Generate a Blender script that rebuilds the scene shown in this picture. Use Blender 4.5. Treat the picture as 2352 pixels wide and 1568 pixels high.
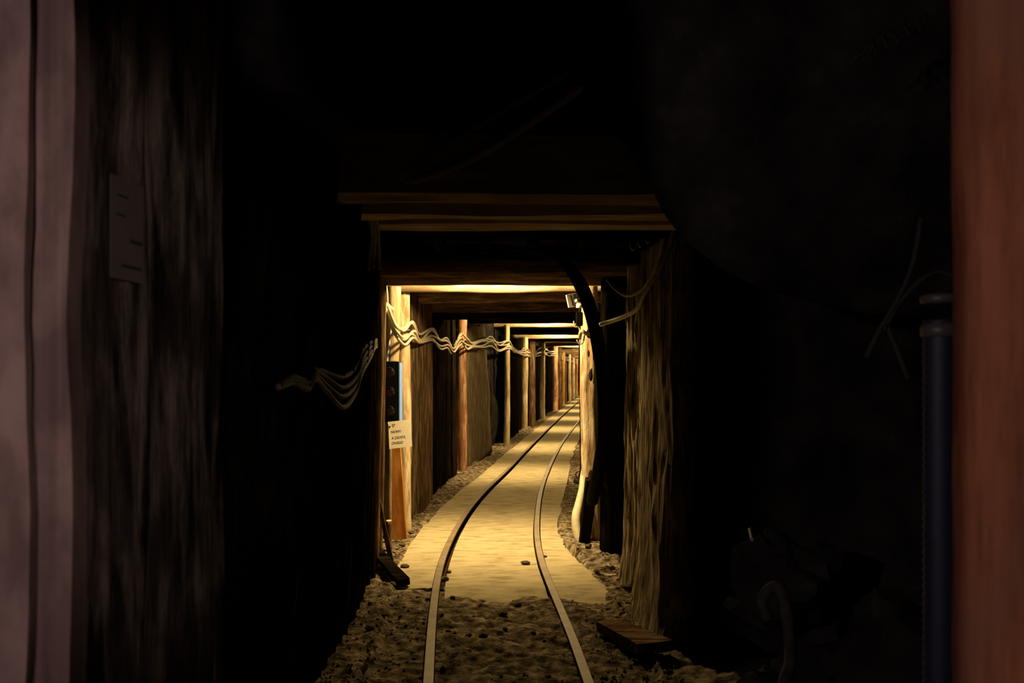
import bpy, math, random
from mathutils import Vector, noise, Matrix

# ------------------------------------------------------------------ scene, camera, light
scene = bpy.context.scene
for o in list(bpy.data.objects):
    bpy.data.objects.remove(o, do_unlink=True)
COL = scene.collection
F = 2100.0            # focal length in pixels of the 2352 px wide frame
EYE = 1.346           # camera height over the floor
HX, HY = 1176.0, 854.0

cam = bpy.data.cameras.new('camera')
cam.sensor_width = 36.0
cam.lens = F / 2352.0 * 36.0
cam.shift_y = (HY - 784.0) / 2352.0
cam.clip_start = 0.05
cam.clip_end = 200
cam.dof.use_dof = True
cam.dof.focus_distance = 6.8
cam.dof.aperture_fstop = 5.0
cam_o = bpy.data.objects.new('camera', cam)
cam_o.location = (0, 0, EYE)
cam_o.rotation_euler = (math.pi / 2, 0, 0)
COL.objects.link(cam_o)
scene.camera = cam_o

world = bpy.data.worlds.new('world')
scene.world = world
world.use_nodes = True
world.node_tree.nodes['Background'].inputs[0].default_value = (0.0, 0.0, 0.0, 1)
world.node_tree.nodes['Background'].inputs[1].default_value = 0.0

scene.view_settings.view_transform = 'Standard'
scene.view_settings.look = 'None'
scene.view_settings.exposure = 0.0
scene.view_settings.gamma = 1.0
scene.view_settings.use_curve_mapping = False

# entrance chamber: dim lamp left behind the camera; unseen fill spot added for the bark
def chamber_light(name, kind, pos, power, col, aim=None, cone=30):
    ld = bpy.data.lights.new(name, kind)
    ld.energy = power
    ld.color = col
    ld.shadow_soft_size = 0.06
    lo = bpy.data.objects.new(name, ld)
    lo.location = pos
    if kind == 'SPOT':
        ld.spot_size = math.radians(cone)
        ld.spot_blend = 0.7
        lo.rotation_euler = (Vector(aim) - Vector(pos)).to_track_quat('-Z', 'Y').to_euler()
    COL.objects.link(lo)
chamber_light('entrance_light', 'POINT', (-1.75, -0.50, 1.85), 80, (1.0, 0.80, 0.77))
chamber_light('bark_fill_spot', 'SPOT', (0.58, -0.15, 1.55), 26, (1.0, 0.80, 0.70), (-0.64, 1.62, 1.35), 33)

# roof lamps of the gallery: (distance, height, power of the bare bulb, power of its reflector)
LAMP_COL = (1.0, 0.70, 0.30)
LAMPS = [(7.10, 2.16, 160, 325), (11.95, 2.24, 110, 330), (16.05, 2.24, 115, 360), (21.2, 2.26, 120, 380),
         (26.1, 2.26, 120, 380), (31.3, 2.26, 150, 400), (36.4, 2.28, 120, 400), (41.0, 2.28, 120, 400),
         (45.4, 2.28, 120, 400), (49.2, 2.28, 120, 400), (53.0, 2.28, 120, 400)]
SPOT_ANGLE = 88
scene.cycles.max_bounces = 7
scene.cycles.diffuse_bounces = 5


# ------------------------------------------------------------------ helpers
def P(px, py, d):
    return Vector(((px - HX) / F * d, d, EYE - (py - HY) / F * d))

def G(px, py, z=0.0):
    d = F * (EYE - z) / (py - HY)
    return Vector(((px - HX) / F * d, d, z))

def interp(tab, t):
    if t <= tab[0][0]:
        return tab[0][1]
    for (a, va), (b, vb) in zip(tab, tab[1:]):
        if t <= b:
            return va + (vb - va) * (t - a) / (b - a)
    return tab[-1][1]

def nz(x, y, z, s=0.0):
    return noise.noise(Vector((x + s * 17.3, y - s * 9.1, z + s * 5.7)))

def link_mesh(name, verts, faces, mat, parent=None, loc=None, smooth=True):
    loc = Vector(loc) if loc is not None else Vector((0, 0, 0))
    me = bpy.data.meshes.new(name)
    me.from_pydata([tuple(Vector(v) - loc) for v in verts], [], faces)
    me.update()
    if smooth:
        me.polygons.foreach_set('use_smooth', [True] * len(me.polygons))
    me.materials.append(mat)
    o = bpy.data.objects.new(name, me)
    COL.objects.link(o)
    if parent is not None:
        o.parent = parent
        o.location = loc - parent['_base_v'] if False else loc - Vector(BASE.get(parent.name, (0, 0, 0)))
    else:
        o.location = loc
    BASE[o.name] = tuple(loc)
    return o

BASE = {}

def tag(o, label, cat, group=None, kind=None):
    if label:
        o['label'] = label
    if cat:
        o['category'] = cat
    if group:
        o['group'] = group
    if kind:
        o['kind'] = kind
    return o

def thing(name, loc, label, cat, group=None):
    o = bpy.data.objects.new(name, None)
    o.empty_display_size = 0.1
    o.location = loc
    COL.objects.link(o)
    BASE[o.name] = tuple(loc)
    return tag(o, label, cat, group)

def frame_of(axis):
    a = axis.normalized()
    ref = Vector((0, 0, 1)) if abs(a.z) < 0.9 else Vector((1, 0, 0))
    u = (ref - a * ref.dot(a)).normalized()
    return a, u, a.cross(u)

def log_geo(p0, p1, r0, r1, seed, bump=0.12, bow=0.0, nseg=22, nring=16, flat=0.0):
    """a rough round timber: lumpy, slightly bowed, with long shallow grooves"""
    p0, p1 = Vector(p0), Vector(p1)
    L = (p1 - p0).length
    a, u, v = frame_of(p1 - p0)
    bd = u * math.cos(seed * 2.1) + v * math.sin(seed * 2.1)
    V, Fc = [], []
    for i in range(nseg + 1):
        t = i / nseg
        c = p0.lerp(p1, t) + bd * bow * math.sin(math.pi * t)
        c = c + u * 0.06 * r0 * nz(t * L * 1.3, 2, 0, seed) + v * 0.06 * r0 * nz(t * L * 1.3, 9, 0, seed)
        r = r0 + (r1 - r0) * t
        for k in range(nring):
            th = 2 * math.pi * k / nring
            g = nz(math.cos(th) * 1.1, math.sin(th) * 1.1, t * L * 1.1, seed) * bump
            g += nz(math.cos(th) * 3.2, math.sin(th) * 3.2, t * L * 0.5, seed + 3) * bump * 0.8
            g += nz(math.cos(th) * 2.0, math.sin(th) * 2.0, t * L * 5.0, seed + 5) * bump * 0.35
            rr = r * (1 + g)
            V.append(c + (u * math.cos(th) + v * math.sin(th)) * rr)
    for i in range(nseg):
        for k in range(nring):
            k2 = (k + 1) % nring
            Fc.append((i * nring + k, i * nring + k2, (i + 1) * nring + k2, (i + 1) * nring + k))
    Fc.append(tuple(range(nring - 1, -1, -1)))
    Fc.append(tuple(nseg * nring + k for k in range(nring)))
    return V, Fc

def log(name, p0, p1, r0, r1, seed, mat, parent=None, **kw):
    V, Fc = log_geo(p0, p1, r0, r1, seed, **kw)
    base = p0 if Vector(p0).z <= Vector(p1).z else p1
    return link_mesh(name, V, Fc, mat, parent, base)

def board_geo(p0, p1, wdir, w0, w1, th, seed, rough=0.02, nl=14, nw=5, tdir=None):
    """a rough sawn or split board from p0 to p1; wdir = direction of its width"""
    p0, p1 = Vector(p0), Vector(p1)
    a = (p1 - p0).normalized()
    w = Vector(wdir)
    w = (w - a * w.dot(a)).normalized()
    n = a.cross(w) if tdir is None else Vector(tdir)
    L = (p1 - p0).length
    V, Fc = [], []
    for side in (-1, 1):
        for i in range(nl + 1):
            t = i / nl
            for k in range(nw + 1):
                s = k / nw - 0.5
                ww = w0 + (w1 - w0) * t
                e = 0.0
                if k in (0, nw):
                    e = rough * nz(t * L * 2.5, k, 0, seed) * 1.2 + rough * 0.6 * nz(t * L * 7, k, 3, seed)
                en = 0.0
                if i in (0, nl):
                    en = rough * nz(s * 6, i, 1, seed)
                f = rough * 0.5 * nz(t * L * 1.5, s * 9, 4, seed) + rough * 0.25 * nz(t * L * 1.2, s * 26, 8, seed)
                V.append(p0 + a * (t * L + en) + w * (s * ww + e * (1 if s > 0 else -1)) + n * (side * th / 2 + f))
    m = (nl + 1) * (nw + 1)
    def id_(sd, i, k):
        return sd * m + i * (nw + 1) + k
    for i in range(nl):
        for k in range(nw):
            Fc.append((id_(0, i, k), id_(0, i, k + 1), id_(0, i + 1, k + 1), id_(0, i + 1, k)))
            Fc.append((id_(1, i, k), id_(1, i + 1, k), id_(1, i + 1, k + 1), id_(1, i, k + 1)))
        Fc.append((id_(0, i, 0), id_(0, i + 1, 0), id_(1, i + 1, 0), id_(1, i, 0)))
        Fc.append((id_(0, i, nw), id_(1, i, nw), id_(1, i + 1, nw), id_(0, i + 1, nw)))
    for k in range(nw):
        Fc.append((id_(0, 0, k), id_(1, 0, k), id_(1, 0, k + 1), id_(0, 0, k + 1)))
        Fc.append((id_(0, nl, k), id_(0, nl, k + 1), id_(1, nl, k + 1), id_(1, nl, k)))
    return V, Fc

def board(name, p0, p1, wdir, w0, w1, th, seed, mat, parent=None, smooth=False, **kw):
    V, Fc = board_geo(p0, p1, wdir, w0, w1, th, seed, **kw)
    base = p0 if Vector(p0).z <= Vector(p1).z else p1
    return link_mesh(name, V, Fc, mat, parent, base, smooth=smooth)

def spline(pts, n=6):
    pts = [Vector(p) for p in pts]
    out = []
    for i in range(len(pts) - 1):
        p0 = pts[max(i - 1, 0)]; p1 = pts[i]; p2 = pts[i + 1]; p3 = pts[min(i + 2, len(pts) - 1)]
        for k in range(n):
            t = k / n
            out.append(0.5 * ((2 * p1) + (p2 - p0) * t + (2 * p0 - 5 * p1 + 4 * p2 - p3) * t * t
                              + (3 * p1 - p0 - 3 * p2 + p3) * t ** 3))
    out.append(pts[-1])
    return out

def tube_geo(path, r, ns=8, ribs=None):
    V, Fc = [], []
    n = len(path)
    u = None
    for i, p in enumerate(path):
        a = (path[min(i + 1, n - 1)] - path[max(i - 1, 0)])
        a = a.normalized() if a.length > 1e-9 else Vector((0, 0, 1))
        if u is None:
            _, u, _ = frame_of(a)
        u = (u - a * u.dot(a))
        u = u.normalized() if u.length > 1e-6 else frame_of(a)[1]
        v = a.cross(u)
        rr = r[i] if isinstance(r, (list, tuple)) else r
        if ribs:
            rr *= 1 + ribs * (i % 2)
        for k in range(ns):
            th = 2 * math.pi * k / ns
            V.append(p + (u * math.cos(th) + v * math.sin(th)) * rr)
    for i in range(n - 1):
        for k in range(ns):
            k2 = (k + 1) % ns
            Fc.append((i * ns + k, i * ns + k2, (i + 1) * ns + k2, (i + 1) * ns + k))
    Fc.append(tuple(range(ns - 1, -1, -1)))
    Fc.append(tuple((n - 1) * ns + k for k in range(ns)))
    return V, Fc

def tube(name, pts, r, mat, parent=None, ns=8, n=6, ribs=None, raw=False):
    path = [Vector(p) for p in pts] if raw else spline(pts, n)
    V, Fc = tube_geo(path, r, ns, ribs)
    base = min(path, key=lambda q: q.z)
    return link_mesh(name, V, Fc, mat, parent, base)

def box_geo(c, sx, sy, sz, R=None, bev=0.0):
    """chamfered box: 24 vertices, or 8 without bevel"""
    c = Vector(c)
    R = R or Matrix.Identity(3)
    hx, hy, hz = sx / 2, sy / 2, sz / 2
    if bev <= 0:
        V = [c + R @ Vector((x * hx, y * hy, z * hz)) for x in (-1, 1) for y in (-1, 1) for z in (-1, 1)]
        Fc = [(0, 1, 3, 2), (4, 6, 7, 5), (0, 4, 5, 1), (2, 3, 7, 6), (0, 2, 6, 4), (1, 5, 7, 3)]
        return V, Fc
    prof = [(-hx + bev, -hy), (hx - bev, -hy), (hx, -hy + bev), (hx, hy - bev), (hx - bev, hy), (-hx + bev, hy),
            (-hx, hy - bev), (-hx, -hy + bev)]
    V, Fc = [], []
    for z, k in ((-hz, 1 - bev / min(hx, hy)), (-hz + bev, 1), (hz - bev, 1), (hz, 1 - bev / min(hx, hy))):
        for (x, y) in prof:
            V.append(c + R @ Vector((x * k, y * k, z)))
    for i in range(3):
        for k in range(8):
            k2 = (k + 1) % 8
            Fc.append((i * 8 + k, i * 8 + k2, (i + 1) * 8 + k2, (i + 1) * 8 + k))
    Fc.append(tuple(range(7, -1, -1)))
    Fc.append(tuple(24 + k for k in range(8)))
    return V, Fc

def box(name, c, s, mat, parent=None, R=None, bev=0.0, base=None):
    V, Fc = box_geo(c, s[0], s[1], s[2], R, bev)
    return link_mesh(name, V, Fc, mat, parent, base if base is not None else c, smooth=False)

def disc_geo(c, n, r, th, ns=20, dome=0.0):
    c = Vector(c)
    a, u, v = frame_of(Vector(n))
    V, Fc = [], []
    prof = [(0, r), (th, r), (th + dome * 0.6, r * 0.7), (th + dome, r * 0.25)]
    for h, rr in prof:
        for k in range(ns):
            t = 2 * math.pi * k / ns
            V.append(c + a * h + (u * math.cos(t) + v * math.sin(t)) * rr)
    for i in range(len(prof) - 1):
        for k in range(ns):
            k2 = (k + 1) % ns
            Fc.append((i * ns + k, i * ns + k2, (i + 1) * ns + k2, (i + 1) * ns + k))
    Fc.append(tuple(range(ns - 1, -1, -1)))
    Fc.append(tuple((len(prof) - 1) * ns + k for k in range(ns)))
    return V, Fc

def stone_geo(c, sx, sy, sz, seed, ns=9, nr=6):
    V, Fc = [], []
    c = Vector(c)
    for i in range(1, nr):
        ph = math.pi * i / nr
        for k in range(ns):
            th = 2 * math.pi * k / ns
            d = Vector((math.sin(ph) * math.cos(th), math.sin(ph) * math.sin(th), math.cos(ph)))
            f = 1 + 0.5 * nz(d.x * 1.4, d.y * 1.4, d.z * 1.4, seed)
            V.append(c + Vector((d.x * sx * f, d.y * sy * f, d.z * sz * f)))
    V.append(c + Vector((0, 0, sz))); V.append(c - Vector((0, 0, sz)))
    top, bot = len(V) - 2, len(V) - 1
    for i in range(nr - 2):
        for k in range(ns):
            k2 = (k + 1) % ns
            Fc.append((i * ns + k, (i + 1) * ns + k, (i + 1) * ns + k2, i * ns + k2))
    for k in range(ns):
        k2 = (k + 1) % ns
        Fc.append((top, k, k2)); Fc.append((bot, (nr - 2) * ns + k2, (nr - 2) * ns + k))
    return V, Fc

# ------------------------------------------------------------------ materials
def new_mat(name):
    m = bpy.data.materials.new(name)
    m.use_nodes = True
    nt = m.node_tree
    b = nt.nodes['Principled BSDF']
    b.inputs['Specular IOR Level'].default_value = 0.0
    return m, nt, b

def ramp(nt, stops):
    r = nt.nodes.new('ShaderNodeValToRGB')
    e = r.color_ramp.elements
    e[0].position, e[0].color = stops[0][0], (*stops[0][1], 1)
    e[1].position, e[1].color = stops[-1][0], (*stops[-1][1], 1)
    for p, c in stops[1:-1]:
        x = e.new(p)
        x.color = (*c, 1)
    return r

def mat_wood(name, dark, mid, light, axis='Z', bump=0.5, rough=0.85, stretch=14, patch=None, vary=0.35):
    """weathered timber: grain drawn out along one axis, blotches, per-object tone"""
    m, nt, b = new_mat(name)
    N, L = nt.nodes, nt.links
    tc = N.new('ShaderNodeTexCoord'); oi = N.new('ShaderNodeObjectInfo')
    off = N.new('ShaderNodeVectorMath'); off.operation = 'MULTIPLY_ADD'
    comb = N.new('ShaderNodeCombineXYZ')
    mul = N.new('ShaderNodeMath'); mul.operation = 'MULTIPLY'; mul.inputs[1].default_value = 37.0
    L.new(oi.outputs['Random'], mul.inputs[0])
    for i in range(3):
        L.new(mul.outputs[0], comb.inputs[i])
    off.inputs[1].default_value = (1, 1, 1)
    L.new(tc.outputs['Object'], off.inputs[0]); L.new(comb.outputs[0], off.inputs[2])
    mp = N.new('ShaderNodeMapping')
    sc = [stretch * 2.2] * 3
    sc['XYZ'.index(axis)] = 3.2
    mp.inputs['Scale'].default_value = sc
    L.new(off.outputs[0], mp.inputs[0])
    n1 = N.new('ShaderNodeTexNoise'); n1.inputs['Scale'].default_value = 1.0; n1.inputs['Detail'].default_value = 7
    n1.inputs['Roughness'].default_value = 0.65
    L.new(mp.outputs[0], n1.inputs['Vector'])
    n2 = N.new('ShaderNodeTexNoise'); n2.inputs['Scale'].default_value = 4.0; n2.inputs['Detail'].default_value = 4
    mp2 = N.new('ShaderNodeMapping')
    s2 = [1.6] * 3
    s2['XYZ'.index(axis)] = 0.8
    mp2.inputs['Scale'].default_value = s2
    L.new(off.outputs[0], mp2.inputs[0]); L.new(mp2.outputs[0], n2.inputs['Vector'])
    r1 = ramp(nt, [(0.39, dark), (0.50, mid), (0.61, light)])
    L.new(n1.outputs['Fac'], r1.inputs[0])
    pt = patch or dark
    r2 = ramp(nt, [(0.47, (0, 0, 0)), (0.60, (1, 1, 1))])
    L.new(n2.outputs['Fac'], r2.inputs[0])
    mx = N.new('ShaderNodeMixRGB'); mx.inputs[2].default_value = (*pt, 1)
    mf = N.new('ShaderNodeMath'); mf.operation = 'MULTIPLY'; mf.inputs[1].default_value = 0.8
    L.new(r2.outputs[0], mf.inputs[0]); L.new(mf.outputs[0], mx.inputs[0]); L.new(r1.outputs[0], mx.inputs[1])
    hs = N.new('ShaderNodeHueSaturation')
    mr = N.new('ShaderNodeMapRange'); mr.inputs[3].default_value = 1 - vary; mr.inputs[4].default_value = 1 + vary * 0.6
    L.new(oi.outputs['Random'], mr.inputs[0]); L.new(mr.outputs[0], hs.inputs['Value']); L.new(mx.outputs[0], hs.inputs['Color'])
    L.new(hs.outputs[0], b.inputs['Base Color'])
    b.inputs['Roughness'].default_value = rough
    bp = N.new('ShaderNodeBump'); bp.inputs['Strength'].default_value = bump; bp.inputs['Distance'].default_value = 0.02
    ad = N.new('ShaderNodeMath'); ad.operation = 'MULTIPLY_ADD'; ad.inputs[1].default_value = 0.6
    L.new(n2.outputs['Fac'], ad.inputs[0]); L.new(n1.outputs['Fac'], ad.inputs[2])
    L.new(ad.outputs[0], bp.inputs['Height']); L.new(bp.outputs[0], b.inputs['Normal'])
    return m

def mat_noise(name, stops, scale=6, detail=8, bump=0.4, dist=0.02, rough=0.9, spec=0.0, scale3=(1, 1, 1)):
    m, nt, b = new_mat(name)
    N, L = nt.nodes, nt.links
    tc = N.new('ShaderNodeTexCoord')
    mp = N.new('ShaderNodeMapping'); mp.inputs['Scale'].default_value = scale3
    L.new(tc.outputs['Object'], mp.inputs[0])
    n1 = N.new('ShaderNodeTexNoise'); n1.inputs['Scale'].default_value = scale; n1.inputs['Detail'].default_value = detail
    n1.inputs['Roughness'].default_value = 0.62
    L.new(mp.outputs[0], n1.inputs['Vector'])
    r = ramp(nt, stops)
    L.new(n1.outputs['Fac'], r.inputs[0]); L.new(r.outputs[0], b.inputs['Base Color'])
    b.inputs['Roughness'].default_value = rough
    b.inputs['Specular IOR Level'].default_value = spec
    if bump:
        bp = N.new('ShaderNodeBump'); bp.inputs['Strength'].default_value = bump; bp.inputs['Distance'].default_value = dist
        L.new(n1.outputs['Fac'], bp.inputs['Height']); L.new(bp.outputs[0], b.inputs['Normal'])
    return m

def mat_plain(name, col, rough=0.6, metal=0.0, spec=0.4, var=0.25, scale=30):
    c0 = tuple(x * (1 - var) for x in col); c1 = tuple(min(1, x * (1 + var)) for x in col)
    m = mat_noise(name, [(0.35, c0), (0.65, c1)], scale=scale, detail=4, bump=0.12, dist=0.004, rough=rough, spec=spec)
    m.node_tree.nodes['Principled BSDF'].inputs['Metallic'].default_value = metal
    return m

M = {}
for ax in 'XYZ':
    M['pale' + ax] = mat_wood('pale_timber_' + ax, (.30, .22, .13), (.50, .41, .27), (.62, .53, .37), ax, vary=.12, patch=(.36, .25, .14))
    M['brown' + ax] = mat_wood('brown_timber_' + ax, (.06, .036, .02), (.17, .11, .06), (.30, .21, .12), ax, patch=(.10, .056, .03))
    M['red' + ax] = mat_wood('reddish_timber_' + ax, (.20, .09, .05), (.50, .28, .17), (.66, .42, .27), ax, vary=.15, patch=(.30, .13, .07))
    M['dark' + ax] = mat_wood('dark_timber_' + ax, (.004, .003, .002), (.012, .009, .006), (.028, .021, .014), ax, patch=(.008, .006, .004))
    M['grey' + ax] = mat_wood('grey_timber_' + ax, (.05, .038, .024), (.33, .26, .165), (.55, .45, .29), ax, bump=1.0, stretch=18, vary=.1, patch=(.20, .155, .10))
M['midtanX'] = mat_wood('mid_tan_timber', (.23, .17, .11), (.36, .28, .19), (.43, .34, .23), 'X', vary=.05, patch=(.27, .2, .13))
M['tanX'] = mat_wood('tan_timber', (.46, .34, .21), (.66, .52, .35), (.76, .62, .44), 'X', vary=.05, patch=(.54, .40, .26))
M['ochre'] = mat_wood('ochre_timber', (.20, .10, .03), (.42, .24, .08), (.55, .36, .14), 'Z', vary=.1, patch=(.30, .15, .04))
M['mottled'] = mat_wood('mottled_timber', (.035, .022, .012), (.13, .09, .05), (.23, .17, .10), 'Z', bump=.8, stretch=7, vary=.05, patch=(.05, .032, .018))
M['r0'] = mat_wood('knotty_pale_timber', (.26, .17, .09), (.58, .47, .31), (.72, .62, .45), 'Z', bump=.8, stretch=9, vary=.02, patch=(.44, .30, .17))
M['slab'] = mat_wood('split_slab_timber', (.07, .055, .035), (.15, .115, .07), (.21, .165, .105), 'Z', bump=.5, vary=.05, patch=(.10, .08, .05))
M['peeled'] = mat_wood('peeled_pinkish_timber', (.125, .080, .074), (.18, .118, .110), (.21, .142, .132), 'Z', bump=.25, stretch=4, vary=.03, patch=(.085, .054, .05))
M['bark'] = mat_wood('bark_timber', (.012, .009, .008), (.09, .068, .058), (.20, .15, .13), 'Z', bump=1.0, stretch=9, vary=.05, patch=(.025, .018, .015))
M['redpost'] = mat_wood('red_brown_timber', (.20, .068, .036), (.28, .10, .052), (.34, .125, .066), 'Z', bump=.3, stretch=9, vary=.02, patch=(.22, .10, .064))
M['orange'] = mat_wood('orange_board', (.32, .125, .022), (.46, .19, .04), (.56, .25, .065), 'Z', bump=.2, stretch=5, vary=.02, patch=(.36, .13, .025))
M['plank_end'] = mat_noise('pale_cut_wood', [(.3, (.42, .33, .2)), (.7, (.6, .5, .33))], scale=20)
M['dirt'] = mat_noise('trodden_dirt', [(.35, (.026, .02, .013)), (.48, (.135, .105, .068)), (.58, (.27, .215, .14)), (.70, (.45, .38, .26))], scale=16, detail=12, bump=1.0, dist=.03, rough=.7)
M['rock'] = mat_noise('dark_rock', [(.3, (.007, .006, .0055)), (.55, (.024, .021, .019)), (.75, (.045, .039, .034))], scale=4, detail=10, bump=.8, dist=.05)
M['walk'] = mat_noise('dusty_walkway', [(.34, (.25, .205, .12)), (.48, (.38, .325, .20)), (.64, (.46, .395, .245))], scale=5, detail=12, bump=.3, dist=.008, rough=.85, scale3=(1, 2.6, 1))
M['steel'] = mat_noise('worn_rail_steel', [(.3, (.13, .095, .055)), (.7, (.25, .185, .105))], scale=9, detail=6, bump=.15, dist=.004, rough=.6, spec=.3)
M['steel'].node_tree.nodes['Principled BSDF'].inputs['Metallic'].default_value = 0.1
M['rust'] = mat_noise('dark_rail_rust', [(.3, (.012, .008, .005)), (.7, (.05, .03, .018))], scale=20, detail=6, bump=.3)
M['cable'] = mat_plain('dusty_beige_cable', (.40, .34, .235), .7)
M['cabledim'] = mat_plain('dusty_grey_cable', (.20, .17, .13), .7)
M['cablemid'] = mat_plain('half_shade_cable', (.17, .135, .09), .8, spec=.05)  # dimmer copy of the cable colour, half shade put into the tone
M['cabledark'] = mat_plain('shade_toned_cable', (.030, .027, .024), .8, spec=.05)  # near-black copy of the cable colour, for cables hanging in shade
M['wirepale'] = mat_plain('pale_cable', (.5, .45, .34), .6)
M['rubber'] = mat_plain('black_rubber', (.004, .0036, .003), .8, spec=.03)
M['hosepale'] = mat_plain('pale_hose', (.48, .43, .30), .6, var=.12)
M['shade_blue'] = mat_plain('shaded_blue_paint', (.016, .042, .085), .6, var=.15)  # shade on the box front and rims is put into this darker blue
M['lit_blue'] = mat_plain('lamplit_blue_paint', (.15, .31, .85), .5, var=.1)  # same box, its side coloured lighter for the lamplight falling there
M['amber'] = mat_plain('dull_amber_lens', (.10, .05, .016), .35, var=.15)
M['paper'] = mat_plain('off_white_plate', (.58, .54, .44), .6, var=.04, scale=8)
M['ink'] = mat_plain('black_print', (.02, .018, .016), .7, var=.1)
M['plaque'] = mat_plain('greyed_plaque', (.11, .085, .083), .6, var=.08, scale=12)
M['metal'] = mat_plain('grey_metal', (.33, .32, .29), .4, metal=.5, var=.15)
M['iron'] = mat_plain('blackened_iron', (.03, .025, .02), .6, metal=.3)
M['porcelain'] = mat_plain('white_porcelain', (.7, .66, .55), .3, var=.05)
M['bluepipe'] = mat_plain('blue_plastic', (.006, .008, .026), .6, var=.1)
M['collar'] = mat_plain('grey_plastic', (.05, .047, .042), .5, var=.1)
M['stone'] = mat_noise('loose_stone', [(.3, (.05, .04, .028)), (.7, (.20, .165, .11))], scale=14, detail=6, bump=.5)
M['crumb'] = mat_noise('dirt_crumb', [(.3, (.12, .095, .06)), (.7, (.36, .29, .19))], scale=30, detail=4, bump=.3)
mg, ntg, bg = new_mat('lamp_glass')
bg.inputs['Base Color'].default_value = (.8, .7, .5, 1)
bg.inputs['Emission Color'].default_value = (*LAMP_COL, 1)
bg.inputs['Emission Strength'].default_value = 6.0
M['glass'] = mg

# ------------------------------------------------------------------ the line of the gallery
# left timber line X(D), right timber line X(D)
LX = [(3.0, -.86), (4.5, -.88), (6.0, -.93), (7.45, -.98), (12.5, -.69), (16.5, -.10), (21.6, .30), (26.0, .87), (31.8, 1.50),
      (37.2, 2.09), (41.6, 2.63), (46.0, 3.09), (49.6, 3.52), (53.0, 3.90), (62.0, 5.0)]
RX = [(3.0, .80), (4.5, .78), (6.0, .76), (7.4, .68), (8.5, .78), (12.5, 1.08), (16.5, 1.62), (21.6, 2.02), (26.0, 2.57), (31.8, 3.20),
      (37.2, 3.80), (41.6, 4.33), (46.0, 4.80), (49.6, 5.22), (53.0, 5.60), (62.0, 6.7)]
RAIL_L = [(985, 1568), (990, 1480), (997, 1400), (1007, 1332), (1024, 1275), (1050, 1220), (1080, 1174), (1118, 1130), (1165, 1085),
          (1205, 1042), (1245, 1001), (1270, 976), (1298, 950), (1316, 934), (1328, 923)]
RAIL_R = [(1345, 1568), (1318, 1490), (1290, 1420), (1262, 1352), (1243, 1300), (1234, 1250), (1233, 1210), (1239, 1150), (1253, 1100),
          (1275, 1050), (1299, 1009)]
railL = [G(x, y) for x, y in RAIL_L]
d0 = (railL[1] - railL[0]).normalized()
railL = [railL[0] - d0 * 3.0] + railL + [Vector((3.55, 46, 0)), Vector((4.45, 53, 0)), Vector((5.6, 62, 0))]
railR = [G(x, y) for x, y in RAIL_R]
d0 = (railR[1] - railR[0]).normalized()
railR = [railR[0] - d0 * 3.0] + railR
lx_tab = sorted([(p.y, p.x) for p in spline(railL, 5)])
for D in (26, 31, 36, 41, 46, 53, 62):
    railR.append(Vector((interp(lx_tab, D) + 0.62, D, 0)))
rx_tab = sorted([(p.y, p.x) for p in spline(railR, 5)])

def rows(d0, d1, k=0.045, mn=0.04):
    out = [d0]
    while out[-1] < d1:
        out.append(out[-1] + max(mn, k * max(out[-1], 0.5)))
    return out

WALK_R = [(5.2, .37), (6.2, .31), (7.0, .22), (7.6, .19), (8.5, .22), (11, .28), (60, .3)]

# floor: trodden dirt, rougher at the sides, spilling over the front of the walkway
def floor_z(x, D):
    cx0, cx1 = interp(lx_tab, D) - 0.29, interp(rx_tab, D) + interp(WALK_R, D) - .015
    inside = max(0.0, min(1.0, min(x - cx0, cx1 - x) / 0.06 + 0.2))
    rough_ = 1 - 0.75 * inside
    if D < 5.6:
        rough_ = max(rough_, 0.62)
    z = -0.006 - 0.029 * inside + rough_ * (0.030 * nz(x * 2.2, D * 2.2, 0) + 0.018 * nz(x * 7, D * 7, 3) + 0.020 * nz(x * 15, D * 15, 6) + 0.012 * nz(x * 34, D * 34, 8))
    z += 0.07 * (1 - inside) * max(0, 0.35 + nz(x * 1.3, D * 1.3, 12))
    if inside > 0.5 and D > 5.1:
        z = min(z, -0.03 if D < 6.2 else -0.055)
    if inside > 0.3:
        dd = D + .35 * nz(x * 3.0, D * .6, 40) + .12 * nz(x * 9, D * 3, 44)
        lift = max(0.0, min(1.0, (5.75 - dd) / 0.55))
        z += lift * (.055 + .016 * nz(x * 6, D * 6, 50) + .010 * nz(x * 17, D * 17, 51))
    return z

def build_floor():
    V, Fc = [], []
    R = rows(-1.0, 3.0, 0.03, 0.06) + rows(3.02, 8.0, 0.0045, 0.018) + rows(8.05, 62, 0.02, 0.06)
    nx = 170
    for D in R:
        xl, xr = interp(LX, D) - 0.75, interp(RX, D) + 0.9
        if D < 3.2:
            xl, xr = -2.2, 2.0
        for k in range(nx + 1):
            x = xl + (xr - xl) * k / nx
            V.append((x, D, floor_z(x, D)))
    n = nx + 1
    for i in range(len(R) - 1):
        for k in range(nx):
            Fc.append((i * n + k, i * n + k + 1, (i + 1) * n + k + 1, (i + 1) * n + k))
    o = link_mesh('floor', V, Fc, M['dirt'])
    tag(o, 'dark trodden dirt floor of the mine gallery', None, kind='structure')
    return o
floor_o = build_floor()

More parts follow.
